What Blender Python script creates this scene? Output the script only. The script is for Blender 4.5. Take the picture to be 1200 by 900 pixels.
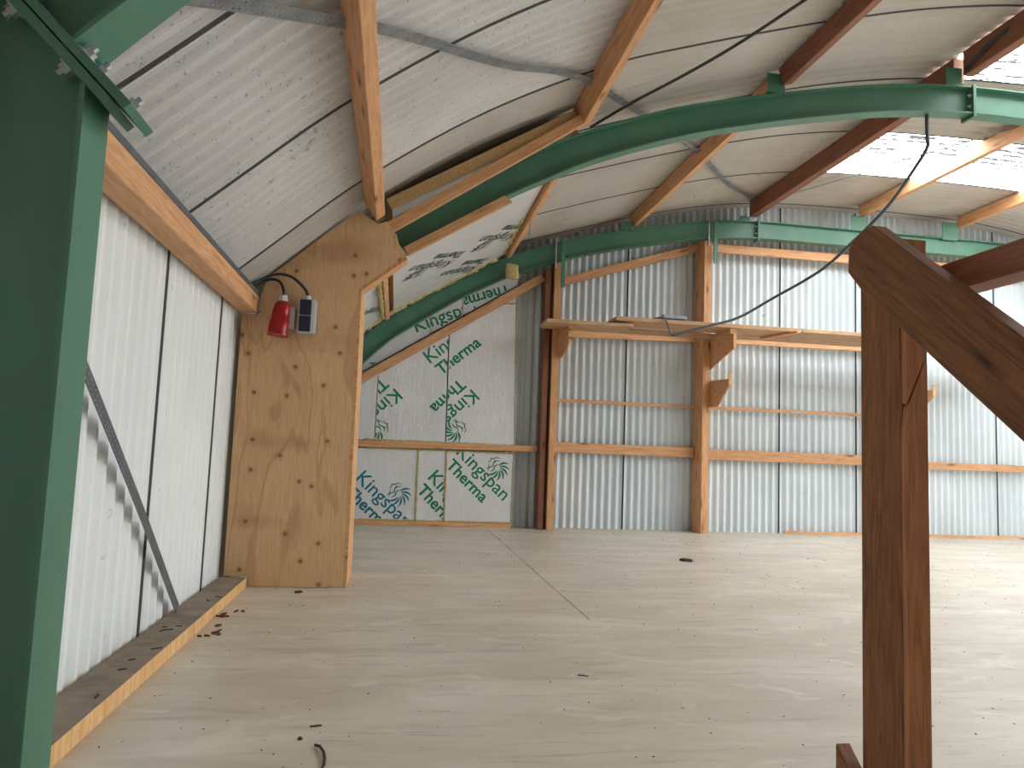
import bpy, bmesh, math, random
import numpy as np
from mathutils import Vector, Matrix, noise

for o in list(bpy.data.objects):
    bpy.data.objects.remove(o, do_unlink=True)
scene = bpy.context.scene
COL = scene.collection
random.seed(11)

# ------------------------------------------------------------------ camera
cam_data = bpy.data.cameras.new('camera')
cam_data.sensor_width = 36.0
cam_data.lens = 874.9 / 1200 * 36
cam_data.clip_start = 0.02
cam = bpy.data.objects.new('camera', cam_data)
COL.objects.link(cam)
R0 = ((0.98738888, -0.15352701, 0.03863488),
      (0.05216991, 0.08513274, -0.99500287),
      (0.14947072, 0.98447035, 0.09206861))
cam.matrix_world = Matrix(((R0[0][0], -R0[1][0], -R0[2][0], 0.0),
                           (R0[0][1], -R0[1][1], -R0[2][1], 0.0),
                           (R0[0][2], -R0[1][2], -R0[2][2], 1.0),
                           (0, 0, 0, 1)))
scene.camera = cam

# ------------------------------------------------------------------ world, exposure, lights
world = bpy.data.worlds.new('overcast_sky')
scene.world = world
world.use_nodes = True
bg = world.node_tree.nodes['Background']
bg.inputs['Color'].default_value = (0.86, 0.93, 1.0, 1)
bg.inputs['Strength'].default_value = 3.0
scene.view_settings.view_transform = 'Standard'
scene.view_settings.look = 'None'
scene.view_settings.gamma = 1.0
scene.view_settings.use_curve_mapping = False
scene.view_settings.exposure = 1.0
SKYLIGHT = 9.0
FILL_WINDOW = 4.0  # emission of the added, unseen panes that fill from the right


# ------------------------------------------------------------------ curves of the shed
def catmull(pts, x):
    n = len(pts)
    i = 0
    while i < n - 2 and x > pts[i + 1][0]:
        i += 1
    p1, p2 = pts[i], pts[i + 1]
    p0 = pts[i - 1] if i > 0 else (2 * p1[0] - p2[0], 2 * p1[1] - p2[1])
    p3 = pts[i + 2] if i + 2 < n else (2 * p2[0] - p1[0], 2 * p2[1] - p1[1])
    m1 = (p2[1] - p0[1]) / (p2[0] - p0[0])
    m2 = (p3[1] - p1[1]) / (p3[0] - p1[0])
    h = p2[0] - p1[0]
    t = (x - p1[0]) / h
    return ((2*t**3 - 3*t**2 + 1) * p1[1] + (t**3 - 2*t**2 + t) * h * m1
            + (-2*t**3 + 3*t**2) * p2[1] + (t**3 - t**2) * h * m2)


AXIS = 6.9
ROOF = [(-1.26, 1.965), (-1.17, 2.05), (-.94, 2.26), (-.33, 2.80), (.5, 3.38), (1.4, 3.84), (2.08, 4.08), (2.7, 4.275),
        (3.2, 4.42), (4, 4.62), (4.8, 4.755), (5.6, 4.82), (6.9, 4.84)]
ROOF = ROOF + [(2 * AXIS - x, z) for x, z in reversed(ROOF[:-1])]
ARCH = [(-.80, 1.745), (-.678, 1.88), (-.5, 2.065), (-.167, 2.39), (.1, 2.59), (.755, 3.03), (1.1, 3.22), (1.5, 3.42),
        (2.19, 3.68), (2.65, 3.81), (3.34, 3.97), (4.2, 4.13), (4.97, 4.195), (5.8, 4.20), (6.9, 4.20)]
ARCH = ARCH + [(2 * AXIS - x, z) for x, z in reversed(ARCH[:-1])]


def roof_z(x): return catmull(ROOF, x)
def roof_n(x):
    s = (roof_z(x + .01) - roof_z(x - .01)) / .02
    l = math.hypot(1, s)
    return (-s / l, 1 / l)
def arch_z(x): return catmull(ARCH, x)
def arch_n(x):
    s = (arch_z(x + .03) - arch_z(x - .03)) / .06
    l = math.hypot(1, s)
    return (-s / l, 1 / l)


# ------------------------------------------------------------------ materials
class NT:
    def __init__(s, name):
        s.m = bpy.data.materials.new(name)
        s.m.use_nodes = True
        s.t = s.m.node_tree
        s.b = s.t.nodes['Principled BSDF']
        s.tc = s.n('ShaderNodeTexCoord')
    def n(s, typ, **kw):
        nd = s.t.nodes.new(typ)
        for k, v in kw.items():
            if k.startswith('i_'):
                nd.inputs[k[2:].replace('_', ' ')].default_value = v
            else:
                setattr(nd, k, v)
        return nd
    def l(s, a, b): s.t.links.new(a, b)
    def coords(s, scale, which='Object', rnd=False):
        out = s.tc.outputs[which]
        if rnd:
            oi = s.n('ShaderNodeObjectInfo')
            ml = s.n('ShaderNodeVectorMath', operation='SCALE')
            cb = s.n('ShaderNodeCombineXYZ')
            for k in range(3): s.l(oi.outputs['Random'], cb.inputs[k])
            s.l(cb.outputs[0], ml.inputs[0]); ml.inputs['Scale'].default_value = 17.0
            ad = s.n('ShaderNodeVectorMath', operation='ADD')
            s.l(out, ad.inputs[0]); s.l(ml.outputs[0], ad.inputs[1])
            out = ad.outputs[0]
        mp = s.n('ShaderNodeMapping')
        mp.inputs['Scale'].default_value = scale
        s.l(out, mp.inputs['Vector'])
        return mp.outputs[0]
    def noise(s, vec, scale, detail=4, rough=.55, dist=0):
        nd = s.n('ShaderNodeTexNoise')
        nd.inputs['Scale'].default_value = scale
        nd.inputs['Detail'].default_value = detail
        nd.inputs['Roughness'].default_value = rough
        nd.inputs['Distortion'].default_value = dist
        s.l(vec, nd.inputs['Vector'])
        return nd.outputs['Fac']
    def ramp(s, fac, stops):
        r = s.n('ShaderNodeValToRGB')
        e = r.color_ramp.elements
        while len(e) < len(stops): e.new(.5)
        for k, (p, c) in enumerate(stops):
            e[k].position = p
            e[k].color = (*c, 1) if len(c) == 3 else c
        s.l(fac, r.inputs['Fac'])
        return r.outputs['Color']
    def mix(s, fac, a, b, mode='MIX'):
        m = s.n('ShaderNodeMix', data_type='RGBA', blend_type=mode)
        for sock, v in ((m.inputs[0], fac), (m.inputs[6], a), (m.inputs[7], b)):
            if isinstance(v, (int, float)): sock.default_value = v
            elif isinstance(v, tuple): sock.default_value = (*v, 1)
            else: s.l(v, sock)
        return m.outputs[2]
    def bump(s, h, strength, dist=.01):
        b = s.n('ShaderNodeBump')
        b.inputs['Strength'].default_value = strength
        b.inputs['Distance'].default_value = dist
        s.l(h, b.inputs['Height']); s.l(b.outputs[0], s.b.inputs['Normal'])
    def col(s, c):
        if isinstance(c, tuple): s.b.inputs['Base Color'].default_value = (*c, 1)
        else: s.l(c, s.b.inputs['Base Color'])
    def fin(s, rough=.6, metal=0.0, spec=.4):
        s.b.inputs['Roughness'].default_value = rough
        s.b.inputs['Metallic'].default_value = metal
        s.b.inputs['Specular IOR Level'].default_value = spec
        return s.m


def srgb(r, g, b):
    f = lambda c: (c / 255 / 12.92) if c / 255 <= .04045 else ((c / 255 + .055) / 1.055) ** 2.4
    return (f(r), f(g), f(b))


def wood(name, light, mid, dark, knot, rough=.62, knots=.13, dist=1.2):
    s = NT(name)
    v = s.coords((1.2, 15, 15), rnd=True)
    g = s.noise(v, 2.2, 6, .6, dist)
    c = s.ramp(g, [(.25, dark), (.47, mid), (.72, light)])
    v2 = s.coords((9, 130, 130), rnd=True)
    f = s.noise(v2, 1.5, 3)
    c = s.mix(s.ramp(f, [(.3, (.25, .25, .25)), (.6, (0, 0, 0))]), c, dark)
    vk = s.coords((2.1, 9, 9), rnd=True)
    vo = s.n('ShaderNodeTexVoronoi'); vo.inputs['Scale'].default_value = 1.0
    s.l(vk, vo.inputs['Vector'])
    k = s.ramp(vo.outputs['Distance'], [(knots * .4, (1, 1, 1)), (knots, (.35, .35, .35)), (knots * 1.9, (0, 0, 0))])
    c = s.mix(k, c, knot)
    oi = s.n('ShaderNodeObjectInfo')
    hv = s.n('ShaderNodeHueSaturation')
    mr = s.n('ShaderNodeMapRange')
    mr.inputs['To Min'].default_value = .88; mr.inputs['To Max'].default_value = 1.1
    s.l(oi.outputs['Random'], mr.inputs['Value']); s.l(mr.outputs[0], hv.inputs['Value'])
    s.l(c, hv.inputs['Color'])
    s.col(hv.outputs['Color'])
    s.bump(g, .25, .004)
    return s.fin(rough)


M = {}
M['pine'] = wood('aged_orange_pine', srgb(226, 180, 136), srgb(210, 156, 110), srgb(182, 128, 86), srgb(112, 66, 40))
M['pine_red'] = wood('reddish_brown_pine', srgb(160, 108, 82), srgb(140, 90, 66), srgb(114, 70, 50), srgb(70, 38, 28))
M['pine_brown'] = wood('brown_stair_timber', srgb(158, 106, 66), srgb(130, 82, 48), srgb(96, 54, 30), srgb(50, 24, 13), knots=.085, dist=2.6)
M['lit_brown'] = wood('lit_front_brown_timber', srgb(196, 136, 92), srgb(180, 118, 76), srgb(148, 92, 56), srgb(86, 46, 26), knots=.09, dist=2.2)  # stair timber lightened to paint the light on the newel's front face
M['pine_pale'] = wood('pale_fresh_pine', srgb(226, 182, 134), srgb(210, 160, 112), srgb(184, 128, 84), srgb(130, 74, 42))
M['board_wood'] = wood('dusty_shelf_board', srgb(205, 170, 135), srgb(184, 146, 110), srgb(150, 112, 80), srgb(100, 66, 42))


def ply_mat():
    s = NT('knotty_softwood_plywood')
    v = s.coords((1, 1, .22))
    d = s.noise(v, 2.0, 3, .5, .6)
    w = s.n('ShaderNodeMath', operation='MULTIPLY'); s.l(d, w.inputs[0]); w.inputs[1].default_value = 46.0
    sn = s.n('ShaderNodeMath', operation='SINE'); s.l(w.outputs[0], sn.inputs[0])
    c = s.ramp(d, [(.3, srgb(214, 174, 130)), (.7, srgb(230, 192, 148))])
    r = s.ramp(sn.outputs[0], [(.72, (0, 0, 0)), (1.0, (.32, .32, .32))])
    c = s.mix(r, c, srgb(158, 98, 54))
    v2 = s.coords((60, 60, 3.5))
    f = s.noise(v2, 1.6, 4)
    c = s.mix(s.ramp(f, [(.3, (.3, .3, .3)), (.62, (0, 0, 0))]), c, srgb(166, 108, 64))
    vo = s.n('ShaderNodeTexVoronoi'); vo.inputs['Scale'].default_value = 3.4
    vo.inputs['Randomness'].default_value = .9
    vo.voronoi_dimensions = '2D'
    sx = s.n('ShaderNodeSeparateXYZ'); s.l(s.tc.outputs['Object'], sx.inputs[0])
    cx = s.n('ShaderNodeCombineXYZ'); s.l(sx.outputs['X'], cx.inputs[0]); s.l(sx.outputs['Z'], cx.inputs[1])
    s.l(cx.outputs[0], vo.inputs['Vector'])
    k = s.ramp(vo.outputs['Distance'], [(.0, (.85, .85, .85)), (.045, (.6, .6, .6)), (.065, (.12, .12, .12)), (.15, (0, 0, 0))])
    c = s.mix(k, c, srgb(108, 58, 28))
    vs = s.coords((1, 1, 2.2))
    st = s.noise(vs, 1.4, 3, .5)
    c = s.mix(s.ramp(st, [(.56, (0, 0, 0)), (.75, (.35, .35, .35))]), c, srgb(140, 88, 50))
    s.col(c); s.bump(d, .15, .004)
    return s.fin(.6)
M['ply'] = ply_mat()


def ply_edge():
    s = NT('layered_plywood_edge')
    v = s.coords((150, 150, 1.2))
    f = s.noise(v, 1.0, 2)
    s.col(s.ramp(f, [(.4, srgb(170, 108, 62)), (.5, srgb(228, 184, 134)), (.62, srgb(190, 128, 78))]))
    return s.fin(.7)
M['ply_edge'] = ply_edge()


def green_paint():
    s = NT('green_steel_paint')
    v = s.coords((1, 1, 1))
    a = s.noise(v, 3, 5, .6)
    c = s.ramp(a, [(.3, srgb(70, 116, 94)), (.7, srgb(82, 129, 106))])
    b = s.noise(v, 22, 6, .7)
    c = s.mix(s.ramp(b, [(.72, (0, 0, 0)), (.76, (.6, .6, .6))]), c, srgb(112, 70, 48))
    s.col(c)
    return s.fin(.42, 0, .5)
M['green'] = green_paint()


def sheet_mat(name, base, shade, speck, amount, dust=None, fine=.68):
    s = NT(name)
    v = s.coords((1, 1, 1))
    a = s.noise(v, 1.3, 5, .6)
    c = s.ramp(a, [(.3, shade), (.65, base)])
    b = s.noise(v, 13, 6, .7)
    m = s.noise(v, .8, 2, .5)
    mm = s.n('ShaderNodeMath', operation='MULTIPLY'); s.l(b, mm.inputs[0]); s.l(m, mm.inputs[1])
    c = s.mix(s.ramp(mm.outputs[0], [(.36 - amount, (0, 0, 0)), (.42 - amount, (.55, .55, .55))]), c, speck)
    f = s.noise(s.coords((1, 1, .25)), 50, 4, .7)
    c = s.mix(s.ramp(f, [(fine, (0, 0, 0)), (fine + .05, (.7, .7, .7))]), c, speck)
    if dust:
        sx = s.n('ShaderNodeSeparateXYZ'); s.l(s.tc.outputs['Object'], sx.inputs[0])
        h = s.n('ShaderNodeMapRange'); h.inputs['From Min'].default_value = .55; h.inputs['From Max'].default_value = .05
        s.l(sx.outputs['Z'], h.inputs['Value'])
        f2 = s.noise(s.coords((1, 1, .35)), 14, 5, .65)
        q = s.n('ShaderNodeMath', operation='MULTIPLY'); s.l(h.outputs[0], q.inputs[0]); s.l(f2, q.inputs[1])
        c = s.mix(s.ramp(q.outputs[0], [(.35, (0, 0, 0)), (.8, (.3, .3, .3))]), c, dust)
    s.col(c)
    return s.fin(.75, 0, .2)
M['roof'] = sheet_mat('grey_fibre_cement_sheet', srgb(190, 184, 176), srgb(176, 169, 160), srgb(98, 92, 88), -.04)
M['roof_mould'] = sheet_mat('mouldy_fibre_cement_sheet', srgb(208, 205, 202), srgb(190, 187, 184), srgb(96, 92, 90), -.01, fine=.62)
M['wall_left'] = sheet_mat('white_fibre_cement_sheet', srgb(232, 234, 231), srgb(222, 225, 223), srgb(130, 132, 132), -.12, srgb(170, 170, 168))
M['wall'] = sheet_mat('pale_fibre_cement_sheet', srgb(218, 226, 229), srgb(204, 213, 217), srgb(110, 112, 112), -.05)


def skylight_mat():
    s = NT('backlit_translucent_sheet')
    v = s.coords((1.1, 9, 1))
    f = s.noise(v, 4, 5, .75)
    gy = s.n('ShaderNodeSeparateXYZ'); s.l(s.tc.outputs['Object'], gy.inputs[0])
    w = s.n('ShaderNodeMath', operation='MULTIPLY'); s.l(gy.outputs['Y'], w.inputs[0]); w.inputs[1].default_value = 2 * math.pi / .12
    sn = s.n('ShaderNodeMath', operation='SINE'); s.l(w.outputs[0], sn.inputs[0])
    q = s.n('ShaderNodeMath', operation='MULTIPLY_ADD'); s.l(sn.outputs[0], q.inputs[0]); q.inputs[1].default_value = .11; s.l(f, q.inputs[2])
    c = s.ramp(q.outputs[0], [(.53, (.91, .965, 1.0)), (.57, (.02, .02, .02))])
    c = s.mix(.0, c, (1, 1, 1))
    e = s.n('ShaderNodeEmission'); s.l(c, e.inputs['Color']); e.inputs['Strength'].default_value = SKYLIGHT
    out = s.t.nodes['Material Output']
    s.l(e.outputs[0], out.inputs['Surface'])
    return s.m
M['skylight'] = skylight_mat()


def floor_mat():
    s = NT('dusty_chipboard_floor')
    v = s.coords((1, 1, 1))
    a = s.noise(s.coords((.55, 1.6, 1)), 1.6, 6, .6, .5)
    c = s.ramp(a, [(.3, srgb(184, 172, 156)), (.5, srgb(196, 185, 169)), (.7, srgb(212, 203, 189))])
    b = s.noise(s.coords((1, 7, 1)), 2.6, 6, .65, .3)
    c = s.mix(s.ramp(b, [(.32, (.6, .6, .6)), (.45, (0, 0, 0))]), c, srgb(158, 145, 129))
    st = s.noise(s.coords((.8, 4.5, 1)), .9, 3, .5)
    c = s.mix(s.ramp(st, [(.62, (0, 0, 0)), (.74, (.45, .45, .45))]), c, srgb(146, 134, 122))
    p = s.noise(s.coords((1, 1.5, 1)), 2.3, 5, .6, 1.5)
    c = s.mix(s.ramp(p, [(.57, (0, 0, 0)), (.66, (.6, .6, .6))]), c, srgb(216, 207, 193))
    d = s.noise(v, 60, 3, .6)
    c = s.mix(s.ramp(d, [(.72, (0, 0, 0)), (.78, (.6, .6, .6))]), c, srgb(96, 84, 72))
    s.col(c)
    s.bump(b, .12, .004)
    return s.fin(.4, 0, .55)
M['floor'] = floor_mat()


def dusty_top():
    s = NT('dusty_kerb_top')
    a = s.noise(s.coords((1, 1, 1)), 6, 6, .65)
    s.col(s.ramp(a, [(.3, srgb(116, 102, 90)), (.6, srgb(142, 128, 113)), (.8, srgb(160, 148, 134))]))
    return s.fin(.8)
M['dusty'] = dusty_top()


def kerb_face():
    s = NT('rough_sawn_kerb_edge')
    a = s.noise(s.coords((1, 22, 2)), 1.6, 5, .6, .6)
    c = s.ramp(a, [(.3, srgb(196, 146, 92)), (.55, srgb(220, 176, 122)), (.75, srgb(232, 196, 148))])
    k = s.noise(s.coords((1, 5, 9)), 1.7, 3, .5)
    c = s.mix(s.ramp(k, [(.66, (0, 0, 0)), (.76, (.8, .8, .8))]), c, srgb(140, 92, 52))
    s.col(c)
    return s.fin(.75)
M['kerb_face'] = kerb_face()


def foil_mat():
    s = NT('silver_foil_facing')
    v = s.coords((1, 1, 1))
    a = s.noise(v, 1.5, 4, .6)
    c = s.ramp(a, [(.3, srgb(222, 220, 221)), (.7, srgb(234, 233, 234))])
    w = s.noise(s.coords((9, 9, .9)), 1.4, 5, .6, 1.4)
    wl = s.ramp(w, [(.485, (0, 0, 0)), (.5, (1, 1, 1)), (.515, (0, 0, 0))])
    c = s.mix(s.mix(.75, wl, (0, 0, 0)), c, srgb(250, 250, 250))
    s.col(c)
    h = s.mix(.5, s.noise(v, 22, 4, .6), wl)
    s.bump(h, .5, .006)
    return s.fin(.34, .12, .6)
M['foil'] = foil_mat()


def simple(name, c, rough=.5, metal=0.0, spec=.4, var=None, scale=12):
    s = NT(name)
    if var:
        a = s.noise(s.coords((1, 1, 1)), scale, 5, .65)
        s.col(s.ramp(a, [(.32, var), (.62, c)]))
        s.bump(a, .2, .004)
    else:
        s.col(c)
    return s.fin(rough, metal, spec)
M['foam'] = simple('yellow_expanding_foam', srgb(206, 190, 136), .8, var=srgb(168, 150, 98), scale=30)
M['pir'] = simple('tan_insulation_core', srgb(196, 164, 118), .85, var=srgb(170, 138, 94), scale=60)
M['galv'] = simple('galvanised_steel', srgb(148, 152, 154), .45, .6, .5, var=srgb(118, 122, 126), scale=9)
M['galv_dark'] = simple('dull_grey_steel', srgb(112, 116, 122), .5, .5, .5, var=srgb(92, 96, 102), scale=9)
M['dark_steel'] = simple('dark_grey_steel', srgb(84, 84, 88), .5, .4, .5, var=srgb(62, 62, 66), scale=9)
M['bolt'] = simple('bright_zinc', srgb(222, 224, 228), .28, .7, .6)
M['ink'] = simple('green_print', srgb(12, 128, 92), .5)
M['ink_blue'] = simple('blue_green_print', srgb(20, 118, 140), .5)
M['ink_grey'] = simple('faded_dark_green_print', srgb(58, 86, 72), .5)
M['red_plastic'] = simple('red_plastic', srgb(158, 20, 26), .3, 0, .5)
M['grey_plastic'] = simple('light_grey_plastic', srgb(206, 208, 210), .4, 0, .5)
M['navy_plastic'] = simple('navy_plastic', srgb(24, 30, 60), .3, 0, .5)
M['cable'] = simple('black_cable', srgb(38, 38, 42), .45, 0, .5)
M['cable_grey'] = simple('dark_grey_cable', srgb(74, 78, 84), .4, 0, .5)
M['debris'] = simple('dark_bark', srgb(62, 46, 36), .8)
M['debris_black'] = simple('black_scrap', srgb(26, 24, 24), .6)
M['debris_pale'] = simple('pale_crumbs', srgb(226, 220, 208), .8)
M['debris_red'] = simple('red_brown_scraps', srgb(96, 46, 34), .8)
M['lap'] = simple('shadow_dark_lap_edge', srgb(70, 68, 66), .9)  # shadow line of the sheet laps put into the colour, with lap dirt
M['back'] = simple('shade_dark_partition', srgb(58, 60, 58), .9)  # dark colour stands in for the unlit depth behind the camera


def fill_window_mat():
    s = NT('added_fill_pane')
    e = s.n('ShaderNodeEmission'); e.inputs['Color'].default_value = (.88, .95, 1, 1); e.inputs['Strength'].default_value = FILL_WINDOW
    s.l(e.outputs[0], s.t.nodes['Material Output'].inputs['Surface'])
    return s.m
M['fill_window'] = fill_window_mat()


# ------------------------------------------------------------------ mesh helpers
def link(name, bm, mat, parent=None, smooth=False):
    me = bpy.data.meshes.new(name)
    bmesh.ops.recalc_face_normals(bm, faces=bm.faces[:])
    bm.to_mesh(me); bm.free()
    for m in (mat if isinstance(mat, (list, tuple)) else [mat]):
        me.materials.append(m)
    if smooth:
        for p in me.polygons: p.use_smooth = True
    o = bpy.data.objects.new(name, me)
    COL.objects.link(o)
    if parent is not None: o.parent = parent
    return o


def tag(o, label, cat, group=None):
    o['label'] = label; o['category'] = cat
    if group: o['group'] = group
    return o


def empty(name, loc=(0, 0, 0), label=None, cat=None, group=None, kind=None):
    o = bpy.data.objects.new(name, None)
    o.empty_display_size = .1
    o.location = loc
    COL.objects.link(o)
    if label: tag(o, label, cat, group)
    if kind: o['kind'] = kind
    return o


def child(o, parent):
    """parent while the mesh keeps its world place"""
    o.parent = parent
    o.matrix_parent_inverse = Matrix.Translation(parent.location).inverted()
    return o


def box(bm, lo, hi, mi=0):
    v = [bm.verts.new((x, y, z)) for x in (lo[0], hi[0]) for y in (lo[1], hi[1]) for z in (lo[2], hi[2])]
    for f in ((0, 1, 3, 2), (4, 6, 7, 5), (0, 4, 5, 1), (2, 3, 7, 6), (0, 2, 6, 4), (1, 5, 7, 3)):
        bm.faces.new([v[k] for k in f]).material_index = mi
    return v


def prism(bm, pts, axis, a, b, mi=0, mi_side=None):
    """pts: polygon in the plane across axis ('x': (y,z), 'y': (x,z), 'z': (x,y)), from a to b"""
    def P(p, t):
        return {'x': (t, p[0], p[1]), 'y': (p[0], t, p[1]), 'z': (p[0], p[1], t)}[axis]
    A = [bm.verts.new(P(p, a)) for p in pts]
    B = [bm.verts.new(P(p, b)) for p in pts]
    bm.faces.new(A).material_index = mi
    bm.faces.new(B[::-1]).material_index = mi
    n = len(pts)
    for i in range(n):
        f = bm.faces.new((A[i], A[(i + 1) % n], B[(i + 1) % n], B[i]))
        f.material_index = mi if mi_side is None else mi_side


def timber(name, p0, p1, w, d, up, mat, bevel=.004, parent=None, cut0=0.0, cut1=0.0):
    """sawn timber from p0 to p1 (centre line); w across, d along 'up'; local X runs along the grain"""
    p0, p1 = Vector(p0), Vector(p1)
    x = (p1 - p0); L = x.length; x.normalize()
    z = Vector(up); z = (z - x * z.dot(x)).normalized()
    y = z.cross(x)
    bm = bmesh.new()
    n = max(1, int(L / .5))
    rings = []
    for k in range(n + 1):
        t = L * k / n
        ring = []
        for a, b in ((-1, -1), (1, -1), (1, 1), (-1, 1)):
            c = cut0 * b * (d / 2) if k == 0 else (cut1 * b * (d / 2) if k == n else 0)
            ring.append(bm.verts.new((t + c, a * w / 2, b * d / 2)))
        rings.append(ring)
    for k in range(n):
        for i in range(4):
            bm.faces.new((rings[k][i], rings[k][(i + 1) % 4], rings[k + 1][(i + 1) % 4], rings[k + 1][i]))
    bm.faces.new(rings[0]); bm.faces.new(rings[-1])
    bmesh.ops.recalc_face_normals(bm, faces=bm.faces[:])
    es = [e for e in bm.edges if len(e.link_faces) == 2 and e.calc_face_angle(0) > .6]
    if bevel: bmesh.ops.bevel(bm, geom=es, offset=bevel, segments=1, affect='EDGES')
    o = link(name, bm, mat)
    m = Matrix((x, y, z)).transposed().to_4x4(); m.translation = p0
    if parent is not None:
        o.parent = parent
        m = Matrix.Translation(parent.location).inverted() @ m
    o.matrix_local = m
    return o


def smooth_path(pts, sub=8):
    P = [Vector(p) for p in pts]
    out = []
    for i in range(len(P) - 1):
        p0 = P[i - 1] if i else 2 * P[0] - P[1]
        p3 = P[i + 2] if i + 2 < len(P) else 2 * P[-1] - P[-2]
        p1, p2 = P[i], P[i + 1]
        for k in range(sub):
            t = k / sub
            out.append(.5 * ((2 * p1) + (p2 - p0) * t + (2*p0 - 5*p1 + 4*p2 - p3) * t*t + (3*p1 - p0 - 3*p2 + p3) * t**3))
    out.append(P[-1])
    return out


def tube(bm, path, r, seg=8, rfun=None):
    rings = []
    prev = None
    for i, p in enumerate(path):
        a = path[max(i - 1, 0)]; b = path[min(i + 1, len(path) - 1)]
        t = (b - a).normalized()
        if prev is None:
            ref = Vector((0, 0, 1)) if abs(t.z) < .9 else Vector((1, 0, 0))
            u = t.cross(ref).normalized()
        else:
            u = (prev - t * prev.dot(t)).normalized()
        prev = u
        v = t.cross(u)
        rr = rfun(i) if rfun else r
        rings.append([bm.verts.new(p + (u * math.cos(2*math.pi*k/seg) + v * math.sin(2*math.pi*k/seg)) * rr) for k in range(seg)])
    for i in range(len(rings) - 1):
        for k in range(seg):
            bm.faces.new((rings[i][k], rings[i][(k+1) % seg], rings[i+1][(k+1) % seg], rings[i+1][k]))
    bm.faces.new(rings[0]); bm.faces.new(rings[-1][::-1])


def cyl(bm, p, axis, r, h, seg=12, r2=None):
    a = Vector(axis).normalized()
    ref = Vector((0, 0, 1)) if abs(a.z) < .9 else Vector((1, 0, 0))
    u = a.cross(ref).normalized(); v = a.cross(u)
    r2 = r if r2 is None else r2
    A = [bm.verts.new(Vector(p) + (u*math.cos(2*math.pi*k/seg) + v*math.sin(2*math.pi*k/seg))*r) for k in range(seg)]
    B = [bm.verts.new(Vector(p) + a*h + (u*math.cos(2*math.pi*k/seg) + v*math.sin(2*math.pi*k/seg))*r2) for k in range(seg)]
    for k in range(seg):
        bm.faces.new((A[k], A[(k+1) % seg], B[(k+1) % seg], B[k]))
    bm.faces.new(A[::-1]); bm.faces.new(B)


def hexbolt(p, axis, r=.016, parent=None, tail=.0):
    bm = bmesh.new()
    a = Vector(axis).normalized()
    cyl(bm, p, a, r * 1.45, .003, 14)
    cyl(bm, Vector(p) + a * .003, a, r, .012, 6)
    cyl(bm, Vector(p) + a * .015, a, r * .55, .012 + tail, 8)
    o = link('bolt', bm, M['bolt'])
    return child(o, parent) if parent is not None else o


# ------------------------------------------------------------------ corrugated sheets
def solid_grid(bm, grid, offs, lap=0):
    """grid[i][j] points, offs(i,j) vector to the back side"""
    n, m = len(grid), len(grid[0])
    A = [[bm.verts.new(grid[i][j]) for j in range(m)] for i in range(n)]
    B = [[bm.verts.new(Vector(grid[i][j]) + offs(i, j)) for j in range(m)] for i in range(n)]
    for i in range(n - 1):
        for j in range(m - 1):
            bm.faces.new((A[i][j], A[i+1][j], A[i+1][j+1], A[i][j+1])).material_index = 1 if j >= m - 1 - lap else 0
            bm.faces.new((B[i][j], B[i][j+1], B[i+1][j+1], B[i+1][j]))
    for i in range(n - 1):
        bm.faces.new((A[i][0], B[i][0], B[i+1][0], A[i+1][0]))
        bm.faces.new((A[i][-1], A[i+1][-1], B[i+1][-1], B[i][-1]))
    for j in range(m - 1):
        bm.faces.new((A[0][j], A[0][j+1], B[0][j+1], B[0][j]))
        bm.faces.new((A[-1][j], B[-1][j], B[-1][j+1], A[-1][j+1]))


def wave_stations(t0, t1, waves, lap, amp, gap=.0045):
    """(position, offset) across one sheet; the last bit climbs behind the neighbour"""
    out = []
    n = waves * 8
    a, b = t0 + gap, t1 - gap
    for k in range(n + 1):
        t = a + (b - a) * k / n
        out.append((t, -amp * math.cos(2 * math.pi * (t - t0) / ((t1 - t0) / waves))))
    out[-1] = (b, -amp)
    if lap:
        out.append((b + .001, -amp + .03)); out.append((b + 2 * gap + .03, -amp + .03))
    return out


def roof_sheet(y0, y1, x0, x1, mat, parent, name='roof_sheet', dz=0.0):
    st = wave_stations(y0, y1, 10, True, .014)
    nx = max(4, int((x1 - x0) / .13))
    grid, nn = [], []
    for i in range(nx + 1):
        x = x0 + (x1 - x0) * i / nx
        z = roof_z(x); n = roof_n(x)
        nn.append(Vector((n[0], 0, n[1])) * .006)
        grid.append([(x + n[0] * (o + .012 + dz), y, z + n[1] * (o + .012 + dz)) for y, o in st])
    bm = bmesh.new()
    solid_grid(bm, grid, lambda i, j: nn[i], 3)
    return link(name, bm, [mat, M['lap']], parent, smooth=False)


ceiling = empty('ceiling', kind='structure')
BANDS = [-2.14, -.94, .26, 1.46, 2.66, 3.86, 5.06, 6.27, 7.50, 8.76, 10.02, 10.36]
SEGS = [(-1.26, 1.32), (1.32, 4.93), (4.93, 9.90), (9.90, 15.06)]
for bi in range(len(BANDS) - 2):
    y0, y1 = BANDS[bi], BANDS[bi + 1]
    for si, (x0, x1) in enumerate(SEGS):
        sky = (si == 2 and bi in (2, 4, 6, 8)) or (si == 3 and bi in (2, 4))  # nearer two bands, out of view, are rooflights added to brighten the room
        if sky:
            o = roof_sheet(y0, y1, x0 + ((.05 if bi == 8 else .0) if si == 2 else -.05), x1, M['skylight'], ceiling, 'skylight_or_fill_sheet')
            o['label'] = 'bright translucent rooflight sheet'
        else:
            o = roof_sheet(y0, y1, x0 - .06, x1 + (.06 if bi == 8 and si == 1 else 0), M['roof_mould'] if si == 0 and bi < 6 else M['roof'], ceiling, dz=.004 * (si % 2))
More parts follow.
